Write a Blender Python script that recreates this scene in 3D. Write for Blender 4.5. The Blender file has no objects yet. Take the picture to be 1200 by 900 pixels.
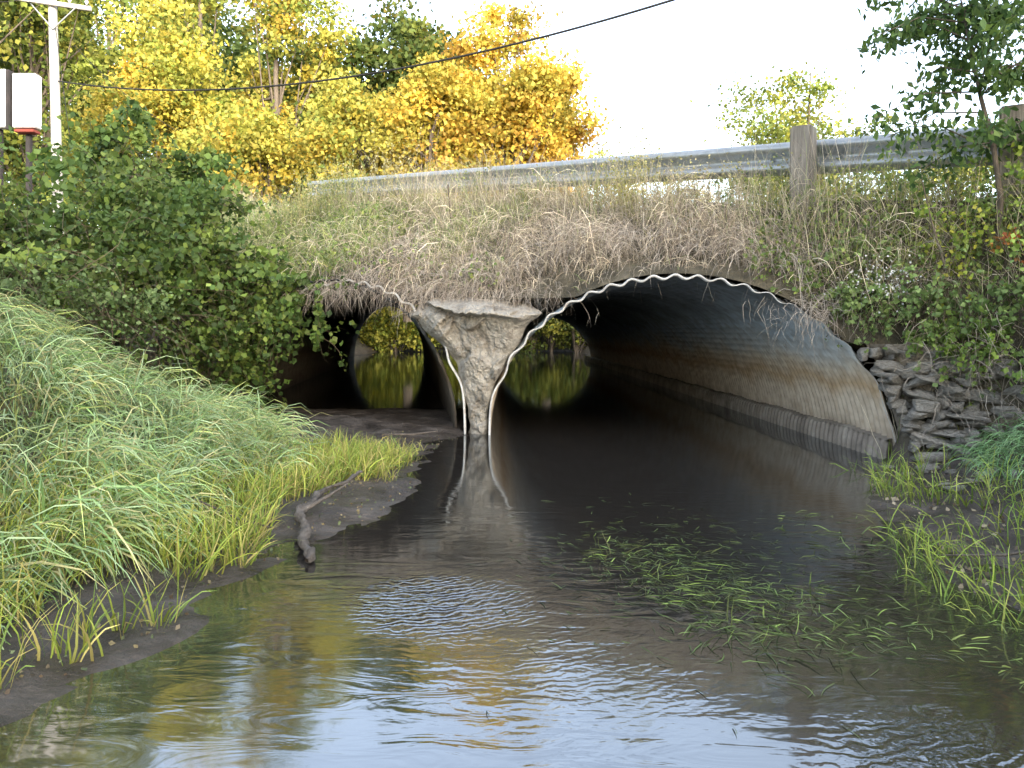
import bpy, math, numpy as np, bmesh
from mathutils import Vector
R = np.random.default_rng(11)
scene = bpy.context.scene
COL = scene.collection

# ------------------------------------------------------------------ helpers
def link(o):
    COL.objects.link(o); return o

def mesh_np(name, v, f, mats, cols=None, smooth=False):
    v = np.asarray(v, dtype=np.float32).reshape(-1, 3)
    f = np.asarray(f, dtype=np.int32)
    k = f.shape[1]
    me = bpy.data.meshes.new(name)
    me.vertices.add(len(v)); me.vertices.foreach_set("co", v.ravel())
    me.loops.add(f.size); me.loops.foreach_set("vertex_index", f.ravel())
    me.polygons.add(len(f))
    me.polygons.foreach_set("loop_start", np.arange(0, f.size, k, dtype=np.int32))
    me.polygons.foreach_set("loop_total", np.full(len(f), k, dtype=np.int32))
    if smooth: me.polygons.foreach_set("use_smooth", np.ones(len(f), dtype=bool))
    if not isinstance(mats, (list, tuple)): mats = [mats]
    for m in mats: me.materials.append(m)
    if cols is not None:
        a = me.color_attributes.new("Col", 'FLOAT_COLOR', 'POINT')
        c = np.ones((len(v), 4), dtype=np.float32); c[:, :3] = np.asarray(cols).reshape(-1, 3)
        a.data.foreach_set("color", c.ravel())
    me.update(calc_edges=True)
    me.validate()
    return me

def obj(name, me, label=None, cat=None, kind=None, group=None, parent=None, loc=(0,0,0)):
    o = bpy.data.objects.new(name, me); o.location = loc; link(o)
    if label: o["label"] = label
    if cat: o["category"] = cat
    if kind: o["kind"] = kind
    if group: o["group"] = group
    if parent: o.parent = parent
    return o

def grid_faces(n, m):
    i, j = np.meshgrid(np.arange(n-1), np.arange(m-1), indexing='ij')
    a = (i*m + j).ravel()
    return np.stack([a, a+m, a+m+1, a+1], 1)

def unit(a):
    return a/np.maximum(np.linalg.norm(a, axis=-1, keepdims=True), 1e-9)

_ph = np.random.default_rng(3)
_NW = [( _ph.normal(size=2)*0.8*1.75**k, _ph.uniform(0, 6.28), 0.62**k) for k in range(7) for _ in range(4)]
def fbm(x, y, s=1.0):
    r = 0; x = x*s; y = y*s
    for w, p, a in _NW: r = r + a*np.sin(w[0]*x + w[1]*y + p + 1.3*np.sin(0.7*w[1]*x - .6*w[0]*y + 2*p))
    return r/4.0

def sstep(x):
    x = np.clip(x, 0, 1); return x*x*(3-2*x)

# ------------------------------------------------------------------ materials
def newmat(name):
    m = bpy.data.materials.new(name); m.use_nodes = True
    nt = m.node_tree; nt.nodes.clear()
    return m, nt, nt.nodes, nt.links

def N(nt, t, **kw):
    n = nt.nodes.new(t)
    for k, v in kw.items(): setattr(n, k, v)
    return n

def ramp(nt, stops, interp='LINEAR'):
    r = nt.nodes.new("ShaderNodeValToRGB"); e = r.color_ramp.elements
    r.color_ramp.interpolation = interp
    while len(e) < len(stops): e.new(0.5)
    for k, (p, c) in enumerate(stops):
        e[k].position = p; e[k].color = (*c, 1) if len(c) == 3 else c
    return r

def leaf_mat(name, trans=0.35, rough=0.55):
    m, nt, nd, L = newmat(name)
    at = N(nt, "ShaderNodeAttribute", attribute_name="Col")
    p = N(nt, "ShaderNodeBsdfPrincipled"); p.inputs["Roughness"].default_value = rough
    p.inputs["Specular IOR Level"].default_value = 0.3
    L.new(at.outputs["Color"], p.inputs["Base Color"])
    t = N(nt, "ShaderNodeBsdfTranslucent"); L.new(at.outputs["Color"], t.inputs["Color"])
    mx = N(nt, "ShaderNodeMixShader"); mx.inputs[0].default_value = trans
    L.new(p.outputs[0], mx.inputs[1]); L.new(t.outputs[0], mx.inputs[2])
    o = N(nt, "ShaderNodeOutputMaterial"); L.new(mx.outputs[0], o.inputs[0])
    return m

def noise_mat(name, stops, scale=5, rough=0.9, bump=0.4, bscale=None, stretch=(1,1,1), metallic=0, dist=0.03, detail=8, spec=0.3):
    m, nt, nd, L = newmat(name)
    tc = N(nt, "ShaderNodeTexCoord"); mp = N(nt, "ShaderNodeMapping"); mp.inputs["Scale"].default_value = stretch
    L.new(tc.outputs["Object"], mp.inputs[0])
    n = N(nt, "ShaderNodeTexNoise"); n.inputs["Scale"].default_value = scale; n.inputs["Detail"].default_value = detail
    n.inputs["Roughness"].default_value = 0.65
    L.new(mp.outputs[0], n.inputs["Vector"])
    r = ramp(nt, stops); L.new(n.outputs[0], r.inputs[0])
    n2 = N(nt, "ShaderNodeTexNoise"); n2.inputs["Scale"].default_value = bscale or scale*3; n2.inputs["Detail"].default_value = 8
    L.new(mp.outputs[0], n2.inputs["Vector"])
    b = N(nt, "ShaderNodeBump"); b.inputs["Strength"].default_value = bump; b.inputs["Distance"].default_value = dist
    L.new(n2.outputs[0], b.inputs["Height"])
    p = N(nt, "ShaderNodeBsdfPrincipled"); p.inputs["Roughness"].default_value = rough; p.inputs["Metallic"].default_value = metallic
    p.inputs["Specular IOR Level"].default_value = spec
    L.new(r.outputs[0], p.inputs["Base Color"]); L.new(b.outputs[0], p.inputs["Normal"])
    o = N(nt, "ShaderNodeOutputMaterial"); L.new(p.outputs[0], o.inputs[0])
    return m

M_leaf = leaf_mat("leaf", 0.3)
M_crown = leaf_mat("autumn_leaf", 0.35)
M_grass = leaf_mat("grass_blade", 0.25, 0.5)
M_bark = noise_mat("bark", [(0.3,(.07,.055,.04)),(0.7,(.2,.165,.13))], 6, stretch=(4,4,.6), bump=.8)
M_wood = noise_mat("weathered_wood", [(0.25,(.11,.10,.085)),(0.55,(.28,.255,.22)),(0.8,(.40,.375,.33))], 7, stretch=(5,5,.4), bump=.9, dist=.015)
M_pole = noise_mat("pole_wood", [(0.3,(.42,.39,.35)),(0.7,(.56,.54,.5))], 6, stretch=(5,5,.3), bump=.3)
M_galv = noise_mat("galvanised_steel", [(0.3,(.27,.29,.30)),(0.55,(.40,.42,.43)),(0.75,(.30,.28,.26))], 5, rough=.42, bump=.12, metallic=.55, stretch=(1,1,3))
M_rim = noise_mat("culvert_rim_steel", [(0.3,(.34,.33,.31)),(0.55,(.64,.64,.61)),(0.74,(.33,.26,.18))], 5, rough=.6, bump=.2)
M_rock = noise_mat("stone", [(0.25,(.17,.145,.115)),(0.45,(.38,.355,.31)),(0.6,(.54,.52,.47)),(0.8,(.40,.355,.285))], 5, bump=1, dist=.05)
M_pier = noise_mat("old_concrete", [(0.22,(.12,.10,.078)),(0.38,(.28,.25,.205)),(0.55,(.42,.39,.335)),(0.7,(.36,.325,.27)),(0.85,(.22,.19,.145))], 4.2, bump=1, bscale=15, dist=.10)
M_earth = noise_mat("bank_earth", [(0.3,(.10,.085,.065)),(0.55,(.23,.20,.155)),(0.75,(.33,.30,.24))], 6, bump=1, bscale=14, dist=.08)
M_asph = noise_mat("asphalt", [(0.3,(.04,.04,.04)),(0.7,(.065,.065,.065))], 30)
M_paint = noise_mat("white_paint", [(0.3,(.7,.7,.68)),(0.7,(.8,.8,.8))], 3, bump=.05)
M_ypaint = noise_mat("road_paint", [(0.3,(.6,.42,.05)),(0.7,(.7,.5,.08))], 9, bump=.05)
M_dark = noise_mat("dark_trim", [(0.3,(.03,.03,.03)),(0.7,(.06,.05,.05))], 3)
M_red = noise_mat("red_trim", [(0.3,(.2,.05,.04)),(0.7,(.28,.07,.05))], 3)
M_log = noise_mat("driftwood", [(0.3,(.055,.046,.038)),(0.6,(.15,.13,.11)),(0.8,(.27,.24,.21))], 9, stretch=(3,1,3), bump=.9, dist=.015)
M_wire = noise_mat("cable", [(0.3,(.02,.02,.02)),(0.7,(.035,.035,.035))], 3)

def ground_mat():
    m, nt, nd, L = newmat("ground_soil")
    g = N(nt, "ShaderNodeNewGeometry"); sx = N(nt, "ShaderNodeSeparateXYZ"); L.new(g.outputs["Position"], sx.inputs[0])
    n = N(nt, "ShaderNodeTexNoise"); n.inputs["Scale"].default_value = 3.5; n.inputs["Detail"].default_value = 10
    L.new(g.outputs["Position"], n.inputs["Vector"])
    soil = ramp(nt, [(0.3,(.045,.04,.026)),(0.55,(.11,.095,.062)),(0.75,(.19,.165,.12))]); L.new(n.outputs[0], soil.inputs[0])
    mud = ramp(nt, [(0.3,(.032,.026,.02)),(0.5,(.07,.056,.045)),(0.7,(.125,.105,.088))]); L.new(n.outputs[0], mud.inputs[0])
    mr = N(nt, "ShaderNodeMapRange"); mr.inputs[1].default_value = 0.12; mr.inputs[2].default_value = 0.35
    L.new(sx.outputs[2], mr.inputs[0])
    mx = N(nt, "ShaderNodeMix", data_type='RGBA'); L.new(mr.outputs[0], mx.inputs[0])
    L.new(mud.outputs[0], mx.inputs[6]); L.new(soil.outputs[0], mx.inputs[7])
    n2 = N(nt, "ShaderNodeTexNoise"); n2.inputs["Scale"].default_value = 10; n2.inputs["Detail"].default_value = 10; n2.inputs["Roughness"].default_value=.62
    L.new(g.outputs["Position"], n2.inputs["Vector"])
    b = N(nt, "ShaderNodeBump"); b.inputs["Strength"].default_value = 1; b.inputs["Distance"].default_value = .11; L.new(n2.outputs[0], b.inputs["Height"])
    rr = N(nt, "ShaderNodeMapRange"); rr.inputs[1].default_value = 0.0; rr.inputs[2].default_value = 0.22; rr.inputs[3].default_value = .18; rr.inputs[4].default_value = .95
    ad = N(nt, "ShaderNodeMath", operation='MULTIPLY_ADD'); ad.inputs[1].default_value=.25; ad.inputs[2].default_value=-.08; L.new(n.outputs[0], ad.inputs[0])
    a2 = N(nt, "ShaderNodeMath", operation='ADD'); L.new(ad.outputs[0], a2.inputs[0]); L.new(sx.outputs[2], a2.inputs[1]); L.new(a2.outputs[0], rr.inputs[0])
    p = N(nt, "ShaderNodeBsdfPrincipled"); L.new(mx.outputs[2], p.inputs["Base Color"]); L.new(rr.outputs[0], p.inputs["Roughness"]); L.new(b.outputs[0], p.inputs["Normal"])
    o = N(nt, "ShaderNodeOutputMaterial"); L.new(p.outputs[0], o.inputs[0])
    return m
M_ground = ground_mat()

def water_mat():
    m, nt, nd, L = newmat("stream_water")
    g = N(nt, "ShaderNodeNewGeometry")
    mp = N(nt, "ShaderNodeMapping"); mp.inputs["Scale"].default_value = (1.5, 4.0, 1); mp.inputs["Rotation"].default_value = (0,0,.2)
    L.new(g.outputs["Position"], mp.inputs[0])
    n1 = N(nt, "ShaderNodeTexNoise"); n1.inputs["Scale"].default_value = 1.9; n1.inputs["Detail"].default_value = 3; n1.inputs["Distortion"].default_value = .8
    L.new(mp.outputs[0], n1.inputs["Vector"])
    n2 = N(nt, "ShaderNodeTexNoise"); n2.inputs["Scale"].default_value = .7; n2.inputs["Detail"].default_value = 2
    L.new(g.outputs["Position"], n2.inputs["Vector"])
    mr = N(nt, "ShaderNodeMapRange"); mr.inputs[1].default_value=.4; mr.inputs[2].default_value=.68; mr.inputs[3].default_value=.04; mr.inputs[4].default_value=.15
    L.new(n2.outputs[0], mr.inputs[0])
    sy = N(nt, "ShaderNodeSeparateXYZ"); L.new(g.outputs["Position"], sy.inputs[0])
    my = N(nt, "ShaderNodeMapRange"); my.inputs[1].default_value=4.0; my.inputs[2].default_value=7.0; my.inputs[3].default_value=1.0; my.inputs[4].default_value=.08
    L.new(sy.outputs[1], my.inputs[0])
    mul = N(nt, "ShaderNodeMath", operation='MULTIPLY'); L.new(mr.outputs[0], mul.inputs[0]); L.new(my.outputs[0], mul.inputs[1])
    b = N(nt, "ShaderNodeBump"); b.inputs["Distance"].default_value = .05
    L.new(n1.outputs[0], b.inputs["Height"]); L.new(mul.outputs[0], b.inputs["Strength"])
    hsum = None
    for (cx, cy, rad, sc, am) in [(-.32,3.7,.6,7.0,.85),(1.3,2.25,.5,6.0,.6),(.2,3.0,1.0,6.5,.10)]:
        vs = N(nt, "ShaderNodeVectorMath", operation='SUBTRACT'); vs.inputs[1].default_value=(cx,cy,0); L.new(g.outputs["Position"], vs.inputs[0])
        ln = N(nt, "ShaderNodeVectorMath", operation='LENGTH'); L.new(vs.outputs[0], ln.inputs[0])
        mk = N(nt, "ShaderNodeMapRange", interpolation_type='SMOOTHSTEP'); mk.inputs[1].default_value=.05; mk.inputs[2].default_value=rad; mk.inputs[3].default_value=am; mk.inputs[4].default_value=0
        L.new(ln.outputs["Value"], mk.inputs[0])
        wv = N(nt, "ShaderNodeTexWave", wave_type='RINGS', rings_direction='SPHERICAL'); wv.inputs["Scale"].default_value=sc; wv.inputs["Distortion"].default_value=9; wv.inputs["Detail"].default_value=3; wv.inputs["Detail Scale"].default_value=1.6
        vo = N(nt, "ShaderNodeVectorMath", operation='SUBTRACT'); vo.inputs[1].default_value=(cx-.3,cy+.8,0); L.new(g.outputs["Position"], vo.inputs[0])
        L.new(vo.outputs[0], wv.inputs["Vector"])
        pr = N(nt, "ShaderNodeMath", operation='MULTIPLY'); L.new(mk.outputs[0], pr.inputs[0]); L.new(wv.outputs["Fac"], pr.inputs[1])
        if hsum is None: hsum = pr
        else:
            ad = N(nt, "ShaderNodeMath", operation='ADD'); L.new(hsum.outputs[0], ad.inputs[0]); L.new(pr.outputs[0], ad.inputs[1]); hsum = ad
    b2 = N(nt, "ShaderNodeBump"); b2.inputs["Distance"].default_value=.006; b2.inputs["Strength"].default_value=.6
    L.new(hsum.outputs[0], b2.inputs["Height"]); L.new(b.outputs[0], b2.inputs["Normal"]); b = b2
    fr = N(nt, "ShaderNodeFresnel"); fr.inputs["IOR"].default_value = 2.9; L.new(b.outputs[0], fr.inputs["Normal"])
    gl = N(nt, "ShaderNodeBsdfGlossy"); gl.inputs["Roughness"].default_value = .06; gl.inputs["Color"].default_value=(.90,.95,1,1); L.new(b.outputs[0], gl.inputs["Normal"])
    tr = N(nt, "ShaderNodeBsdfTransparent"); tr.inputs["Color"].default_value = (.45,.39,.30,1)
    df = N(nt, "ShaderNodeBsdfDiffuse"); df.inputs["Color"].default_value = (.05,.043,.036,1)
    m1 = N(nt, "ShaderNodeMixShader"); m1.inputs[0].default_value=.5; L.new(tr.outputs[0], m1.inputs[1]); L.new(df.outputs[0], m1.inputs[2])
    m2 = N(nt, "ShaderNodeMixShader"); L.new(fr.outputs[0], m2.inputs[0]); L.new(m1.outputs[0], m2.inputs[1]); L.new(gl.outputs[0], m2.inputs[2])
    o = N(nt, "ShaderNodeOutputMaterial"); L.new(m2.outputs[0], o.inputs[0])
    return m
M_water = water_mat()

def pipe_mat(name, dark=1.0):
    m, nt, nd, L = newmat(name)
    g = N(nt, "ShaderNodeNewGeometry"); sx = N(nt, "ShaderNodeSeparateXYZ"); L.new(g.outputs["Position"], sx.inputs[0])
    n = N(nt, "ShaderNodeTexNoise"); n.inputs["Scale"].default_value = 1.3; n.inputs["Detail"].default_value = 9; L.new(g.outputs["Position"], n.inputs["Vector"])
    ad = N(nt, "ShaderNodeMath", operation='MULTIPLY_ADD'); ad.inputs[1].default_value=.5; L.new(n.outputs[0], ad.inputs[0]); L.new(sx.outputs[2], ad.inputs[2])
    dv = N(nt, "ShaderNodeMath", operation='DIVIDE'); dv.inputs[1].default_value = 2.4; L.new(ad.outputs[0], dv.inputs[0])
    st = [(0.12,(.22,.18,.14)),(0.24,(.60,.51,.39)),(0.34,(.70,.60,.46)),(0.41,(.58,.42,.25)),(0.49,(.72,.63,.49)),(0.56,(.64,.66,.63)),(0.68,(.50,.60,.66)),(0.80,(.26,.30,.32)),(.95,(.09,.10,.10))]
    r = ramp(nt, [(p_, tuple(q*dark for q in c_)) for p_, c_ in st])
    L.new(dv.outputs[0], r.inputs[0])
    n3 = N(nt, "ShaderNodeTexNoise"); n3.inputs["Scale"].default_value = 7; n3.inputs["Detail"].default_value = 8; L.new(g.outputs["Position"], n3.inputs["Vector"])
    r3 = ramp(nt, [(0.35,(.66,.60,.54)),(0.6,(1,1,1))]); L.new(n3.outputs[0], r3.inputs[0])
    mx = N(nt, "ShaderNodeMix", data_type='RGBA', blend_type='MULTIPLY'); mx.inputs[0].default_value=.8
    L.new(r.outputs[0], mx.inputs[6]); L.new(r3.outputs[0], mx.inputs[7])
    p = N(nt, "ShaderNodeBsdfPrincipled"); p.inputs["Roughness"].default_value=.6
    L.new(mx.outputs[2], p.inputs["Base Color"])
    o = N(nt, "ShaderNodeOutputMaterial"); L.new(p.outputs[0], o.inputs[0])
    return m
M_pipe = pipe_mat("corrugated_culvert_steel"); M_pipe2 = pipe_mat("shaded_corrugated_culvert_steel", .2)  # second copy has the left culvert's inner shade put into its colour

# ------------------------------------------------------------------ terrain functions
def XL(y):
    return np.interp(y, [-60,1,2.65,3.9,4.4,5.1,6.2,7.3,8.9,9.5,10], [-2.1,-1.95,-1.75,-1.52,-1.26,-1.06,-.96,-.92,-.95,-.6,-.5])+.10*np.sin(y*2.3+.5)*np.clip(10-y,0,1)+.05*np.sin(y*6.1)*np.clip(10-y,0,1)
def XB(y): return np.interp(y, [-60,0,2.6,4,5,6,7.5,9,10.5,12,40], [-2.9,-2.8,-2.6,-2.15,-1.95,-1.85,-2.15,-3.1,-4.0,-4.6,-9])
def XR(y): return np.interp(y, [-60,2,3.43,4.5,5.5,6.8,7.75,8.2], [2.3,2.2,2.3,2.45,2.75,3.2,3.78,3.95])+.07*np.sin(y*2.9)*np.clip(7-y,0,1)
def mouthY(x): return np.where(x < 4.5, 9.695-.5*x, 7.445-(x-4.5))
def crestY(x): return 12.43-x
def zr(t): return 2.65+.096*(np.clip(t, -2, 22)-2.2)
def ellz(x, cx, hw, h): return h*np.sqrt(np.clip(1-((x-cx)/hw)**2, 0, 1))
RP = dict(cx=1.8, hw=2.08, h=1.92); LP = dict(cx=-2.4, hw=1.8, h=2.0)

def G_front(x, y):
    dl = XL(y)-x; dB = XB(y)-x
    mud = np.interp(dl, [-1.2,-.45,0,.5,2], [-.3,-.05,0,.05,.10])
    bank = np.interp(dB, [0,.5,1.2,2.2,3.5,6,11,30], [0,.11,.38,.84,1.5,2.65,3.75,4.2])
    left = mud+bank
    dr = x-XR(y)
    right = np.interp(dr, [-1.2,-.5,0,.4,.9,1.5,2.5,4,8,30], [-.3,-.06,0,.06,.2,.5,1.3,2.2,2.6,2.6])
    w = sstep((y-(mouthY(x)-.45))/.35)*(x > 2)
    zw = np.interp(dr, [-.1,.1,.4,1.2,3], [-.3,.25,.9,1.5,2.1])
    right = right*(1-w)+np.maximum(right, zw)*w
    z = np.maximum(left, right)
    return z + .045*fbm(x, y, 1.6)*np.clip(z*4+.5, .3, 1.8)+.022*fbm(x, y, 6)*np.clip(z*10+1, 0, 1)

def zfront(x):
    z = np.maximum(ellz(x, **RP), ellz(x, **LP))+.05
    z = np.where((x > -2.4) & (x < 1.8), np.maximum(z, 1.72), z)
    z = np.where(x > 3.35, np.maximum(z, 1.18), z)
    z = np.where(x < -3.7, np.maximum(z, 1.3), z)
    out = (x < -4.25) | (x > 4.3)
    return np.where(out, np.maximum(z, G_front(x, mouthY(x)-.02)), z)

def E_front(x, y):
    my = mouthY(x); cy = crestY(x)
    w = np.clip((y-my)/(cy-my), 0, 1)
    zf = zfront(x); c = zr((cy-x)/1.414)
    z = zf+(c-zf)*(w**.85)
    return z + .13*fbm(x, y, 1.3)*sstep(w*5)*sstep((1.15-w)*4)

def surf(x, y):
    return np.where(y < mouthY(x), G_front(x, y), E_front(x, y))

# ------------------------------------------------------------------ ground sheet
xs = np.unique(np.concatenate([np.linspace(-600,-30,12), np.linspace(-30,-9,22), np.arange(-9,7,.08), np.linspace(7,30,24), np.linspace(30,600,12)]))
ys = np.unique(np.concatenate([np.linspace(-300,-10,12), np.linspace(-10,1,12), np.arange(1,13,.08), np.linspace(13,60,60), np.linspace(60,900,16)]))
X, Y = np.meshgrid(xs, ys, indexing='ij')
Zf = G_front(X, Y)
far_d = np.maximum(-8.6-X, X-4.2)
Zfar = np.interp(far_d, [-1,0,3,10], [-.3,-.1,2.0,2.4])
Zfar = np.maximum(Zfar, np.interp(Y, [52,56,66], [-.3,2.2,5.5]))
Z = np.where(Y <= mouthY(X), Zf, np.where(Y < 35, np.where((Y < 12.6) & (X < -.6), .05+.02*fbm(X,Y,3), -.3), Zfar))
outside = (X < -11) | (X > 8)
Z = np.where((Y > mouthY(X)) & (Y <= 36) & outside, .8, Z)
ground = obj("ground", mesh_np("ground", np.stack([X,Y,Z],-1), grid_faces(len(xs), len(ys)), M_ground, smooth=True), kind="structure")

# ------------------------------------------------------------------ embankment sheet
ex = np.unique(np.concatenate([np.linspace(-60,-9,40), np.arange(-9,6.5,.07), np.linspace(6.5,30,30)]))
rows = []
my = mouthY(ex); cy = crestY(ex)
for w in np.linspace(0, 1, 34):
    yy = my+(cy-my)*w; rows.append(np.stack([ex, yy, E_front(ex, yy)], -1))
for s in [.6, 1.2, 3, 5, 8, 10.5, 11.6]:
    yy = 13-ex+s; rows.append(np.stack([ex, yy, zr((yy-ex)/1.414)-.0], -1))
yT = np.maximum(35.5, 28.6-ex)
zT = np.maximum(np.where(np.abs(ex-1.38) < 2.04, 2.1, 0), np.where(np.abs(ex+5.9) < 1.9, 2.55, 0)); zT = np.maximum(zT, 1.9)
y0 = 24.6-ex; z0 = zr((y0-ex)/1.414)
for w in np.linspace(.15, 1, 8):
    rows.append(np.stack([ex, y0+(yT-y0)*w, z0+(zT-z0)*w], -1))
Ev = np.stack(rows, 1)
obj("embankment", mesh_np("embankment", Ev, grid_faces(Ev.shape[0], Ev.shape[1]), M_ground, smooth=True), kind="structure")
def earth_face(side):
    u = np.linspace(0, 1, 90)
    if side > 0:
        zz = np.linspace(-.35, 1.0, 60)
        e = 1.8+2.10*np.sqrt(1-(np.clip(zz,0,1.9)/1.96)**2)
        x_ = e[:,None]+(5.4-e[:,None])*u[None,:]
    else:
        zz = np.linspace(-.35, 1.9, 60)
        e = -2.4-1.82*np.sqrt(1-(np.clip(zz,0,1.95)/2.03)**2)
        x_ = e[:,None]+(-6.5-e[:,None])*u[None,:]
    top = zfront(x_)
    if side > 0: z_ = zz[:,None]+(np.maximum(top,1.15)-1.0)*sstep((zz[:,None]-.5)/.5)
    else: z_ = zz[:,None]*np.ones_like(x_)
    y_ = mouthY(x_)-.05-.14*np.minimum(1,8*u)[None,:]*(1+.7*fbm(x_,z_,3))
    obj("earth_bank", mesh_np("earth_bank", np.stack([x_,y_,z_],-1), grid_faces(60,90), M_earth, smooth=True), kind="structure")
earth_face(1); earth_face(-1)
def strip(name, s0, s1, mat, dz, n=60):
    xx = np.linspace(-55, 28, n); r = []
    for s in np.linspace(s0, s1, 5):
        yy = 13-xx+s; r.append(np.stack([xx, yy, zr((yy-xx)/1.414)+dz], -1))
    v = np.stack(r, 1)
    return obj(name, mesh_np(name, v, grid_faces(v.shape[0], v.shape[1]), mat), kind="structure")
strip("road", 1.3, 11.4, M_asph, .006)
strip("road_edge_line", 1.7, 1.85, M_paint, .012)
strip("road_centre_line", 6.3, 6.45, M_ypaint, .012)

# ------------------------------------------------------------------ water
wx = np.linspace(-12, 9, 4); wy = np.linspace(-60, 60, 4)
WX, WY = np.meshgrid(wx, wy, indexing='ij')
obj("water", mesh_np("water", np.stack([WX, WY, WX*0], -1), grid_faces(4, 4), M_water), kind="structure")

# ------------------------------------------------------------------ culvert pipes
def culvert(cx0, hw0, h0, cx1, hw1, h1, label, mat):
    yend = 35.6; nth = 64; AMP = .024; PIT = .115
    th = np.linspace(-.22, math.pi+.22, nth)
    c, s = np.cos(th), np.sin(th)
    x0 = cx0+hw0*np.where(s > 0, c, np.sign(c)); ymouth = mouthY(x0)
    nk = 1300
    yref = 9.0
    step = .0198
    yy = ymouth[:, None] + np.arange(nk)[None, :]*step
    yy = np.minimum(yy, yend)
    f = (yy-yref)/(yend-yref)
    cx = cx0+(cx1-cx0)*f; hw = hw0+(hw1-hw0)*f; h = h0+(h1-h0)*f
    off = AMP*np.sin(2*math.pi*yy/PIT)
    cc = np.where(s > 0, c, np.sign(c))[:, None]
    xx = cx+(hw+off)*cc
    zz = np.where(s[:, None] > 0, (h+off)*s[:, None], s[:, None]*1.6)
    v = np.stack([xx, yy, zz], -1)
    root = obj("culvert_pipe", mesh_np("culvert_pipe", v, grid_faces(nth, nk), mat, smooth=True), label=label, cat="culvert")
    n = 900; th = np.linspace(-.15, math.pi+.15, n); c, s = np.cos(th), np.sin(th)
    cc = np.where(s > 0, c, np.sign(c))
    xb = cx0+hw0*cc; ym = mouthY(xb); off = AMP*np.sin(2*math.pi*ym/PIT)
    loops = []; k_ = np.clip((3.2-xb)/1.2, .12, 1); kp = 1+1.6*np.exp(-((xb+.4)/.7)**2)
    for (dr, dy) in [(-.004,.02), (-.004,-.07), (.020,-.07), (.020,.02)]:
        loops.append(np.stack([cx0+(hw0+off+dr*k_)*cc, ym+dy*k_*kp, np.where(s > 0, (h0+off+dr*k_)*s, s*1.6)], -1))
    loops.append(loops[0]); v = np.stack(loops, 1)
    obj("rim", mesh_np("rim", v, grid_faces(n, 5), M_rim, smooth=False), parent=root)
    return root
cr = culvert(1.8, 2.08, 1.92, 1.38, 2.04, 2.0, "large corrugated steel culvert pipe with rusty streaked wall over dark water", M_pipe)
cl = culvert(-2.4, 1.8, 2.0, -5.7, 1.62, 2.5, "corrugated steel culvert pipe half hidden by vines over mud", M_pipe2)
n = 2200; yy = np.linspace(7.80, 35, n); fy = (yy-9)/(35.6-9)
xw = 1.8-.42*fy+2.08-.04*fy
rib = .035*np.sign(np.sin(2*math.pi*yy/.12))*np.minimum(1, 3*np.abs(np.sin(2*math.pi*yy/.12)))
prof = []
for z, dx, rb in [(-.35,-.11,1), (.08,-.10,1), (.19,-.08,1), (.205,-.09,.0), (.225,-.09,0), (.235,.05,0)]:
    prof.append(np.stack([xw+dx+rb*rib, yy, np.full(n, z)+ (0.010*np.sin(yy*3)+.006*np.sin(yy*11) if z > .16 else 0)], -1))
v = np.stack(prof, 1)
M_ledge = noise_mat("ribbed_footing", [(0.25,(.10,.085,.07)),(0.5,(.26,.225,.185)),(0.75,(.42,.38,.32))], 3, rough=.6, bump=.6)
obj("footing_ledge", mesh_np("footing_ledge", v, grid_faces(n, len(prof)), M_ledge), parent=cr, label="ribbed grey footing strip at the waterline")

# ------------------------------------------------------------------ concrete pier between pipes
nz, nx = 280, 240
zz = np.linspace(-.35, 1.95, nz)
def xl_of(z): return -2.4+1.8*np.sqrt(np.clip(1-(np.clip(z,0,2)/2.0)**2, 0, 1))
def xr_of(z): return 1.8-2.08*np.sqrt(np.clip(1-(np.clip(z,0,1.92)/1.92)**2, 0, 1))
zc2 = np.minimum(zz,1.55)
a = xl_of(zc2)+.035-.20*sstep((zc2-.95)/.6)+.02*np.sin(zc2*9)+.012*np.sin(zc2*23); b = xr_of(zc2)-.04-.16*sstep((zc2-1.05)/.5)+.012*np.sin(zc2*17)
rnd = sstep((zz-1.5)/.45)   # shoulders round in towards the top
a = a+.22*rnd; b = b-.25*rnd
u = np.linspace(0, 1, nx)
PX = a[:, None]+(b-a)[:, None]*u[None, :]; PZ = np.repeat(zz[:, None], nx, 1)
edge = np.clip(4.5*np.minimum(u, 1-u),0,1)[None, :]; edge = edge*(2-edge)
rg = np.random.default_rng(21)
def vor(px_, pz_, k, sx, sz, depth, tilt):
    cx_ = rg.uniform(-1.6,1.1,k); cz_ = rg.uniform(-.4,1.9,k); dep = rg.uniform(0,depth,k); tx = rg.normal(size=k)*tilt; tz = rg.normal(size=k)*tilt
    wx_ = px_+.12*fbm(px_,pz_,3); wz_ = pz_+.10*fbm(px_+7,pz_,3)
    D = ((wx_[...,None]-cx_)/sx)**2+((wz_[...,None]-cz_)/sz)**2
    i = D.argmin(-1)
    return dep[i]+tx[i]*(wx_-cx_[i])+tz[i]*(wz_-cz_[i])
blk = vor(PX,PZ,14,1.8,1,.10,.18)+vor(PX,PZ,60,1.8,1,.045,.25)
for _ in range(5):
    blk[1:-1,1:-1] = (blk[1:-1,1:-1]*2+blk[:-2,1:-1]+blk[2:,1:-1]+blk[1:-1,:-2]+blk[1:-1,2:])/6
PY = mouthY(PX)-.02-edge*(.07+.20*sstep(PZ/1.2)+blk*np.clip(.25+PZ*.8,.25,1)+.05*fbm(PX,PZ,2.5)+.022*fbm(PX,PZ,7)+.014*fbm(PX,PZ,18)+.007*fbm(PX,PZ,45))
top = sstep((PZ-1.50)/.45)**1.5; PY = PY+top*.75
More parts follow.
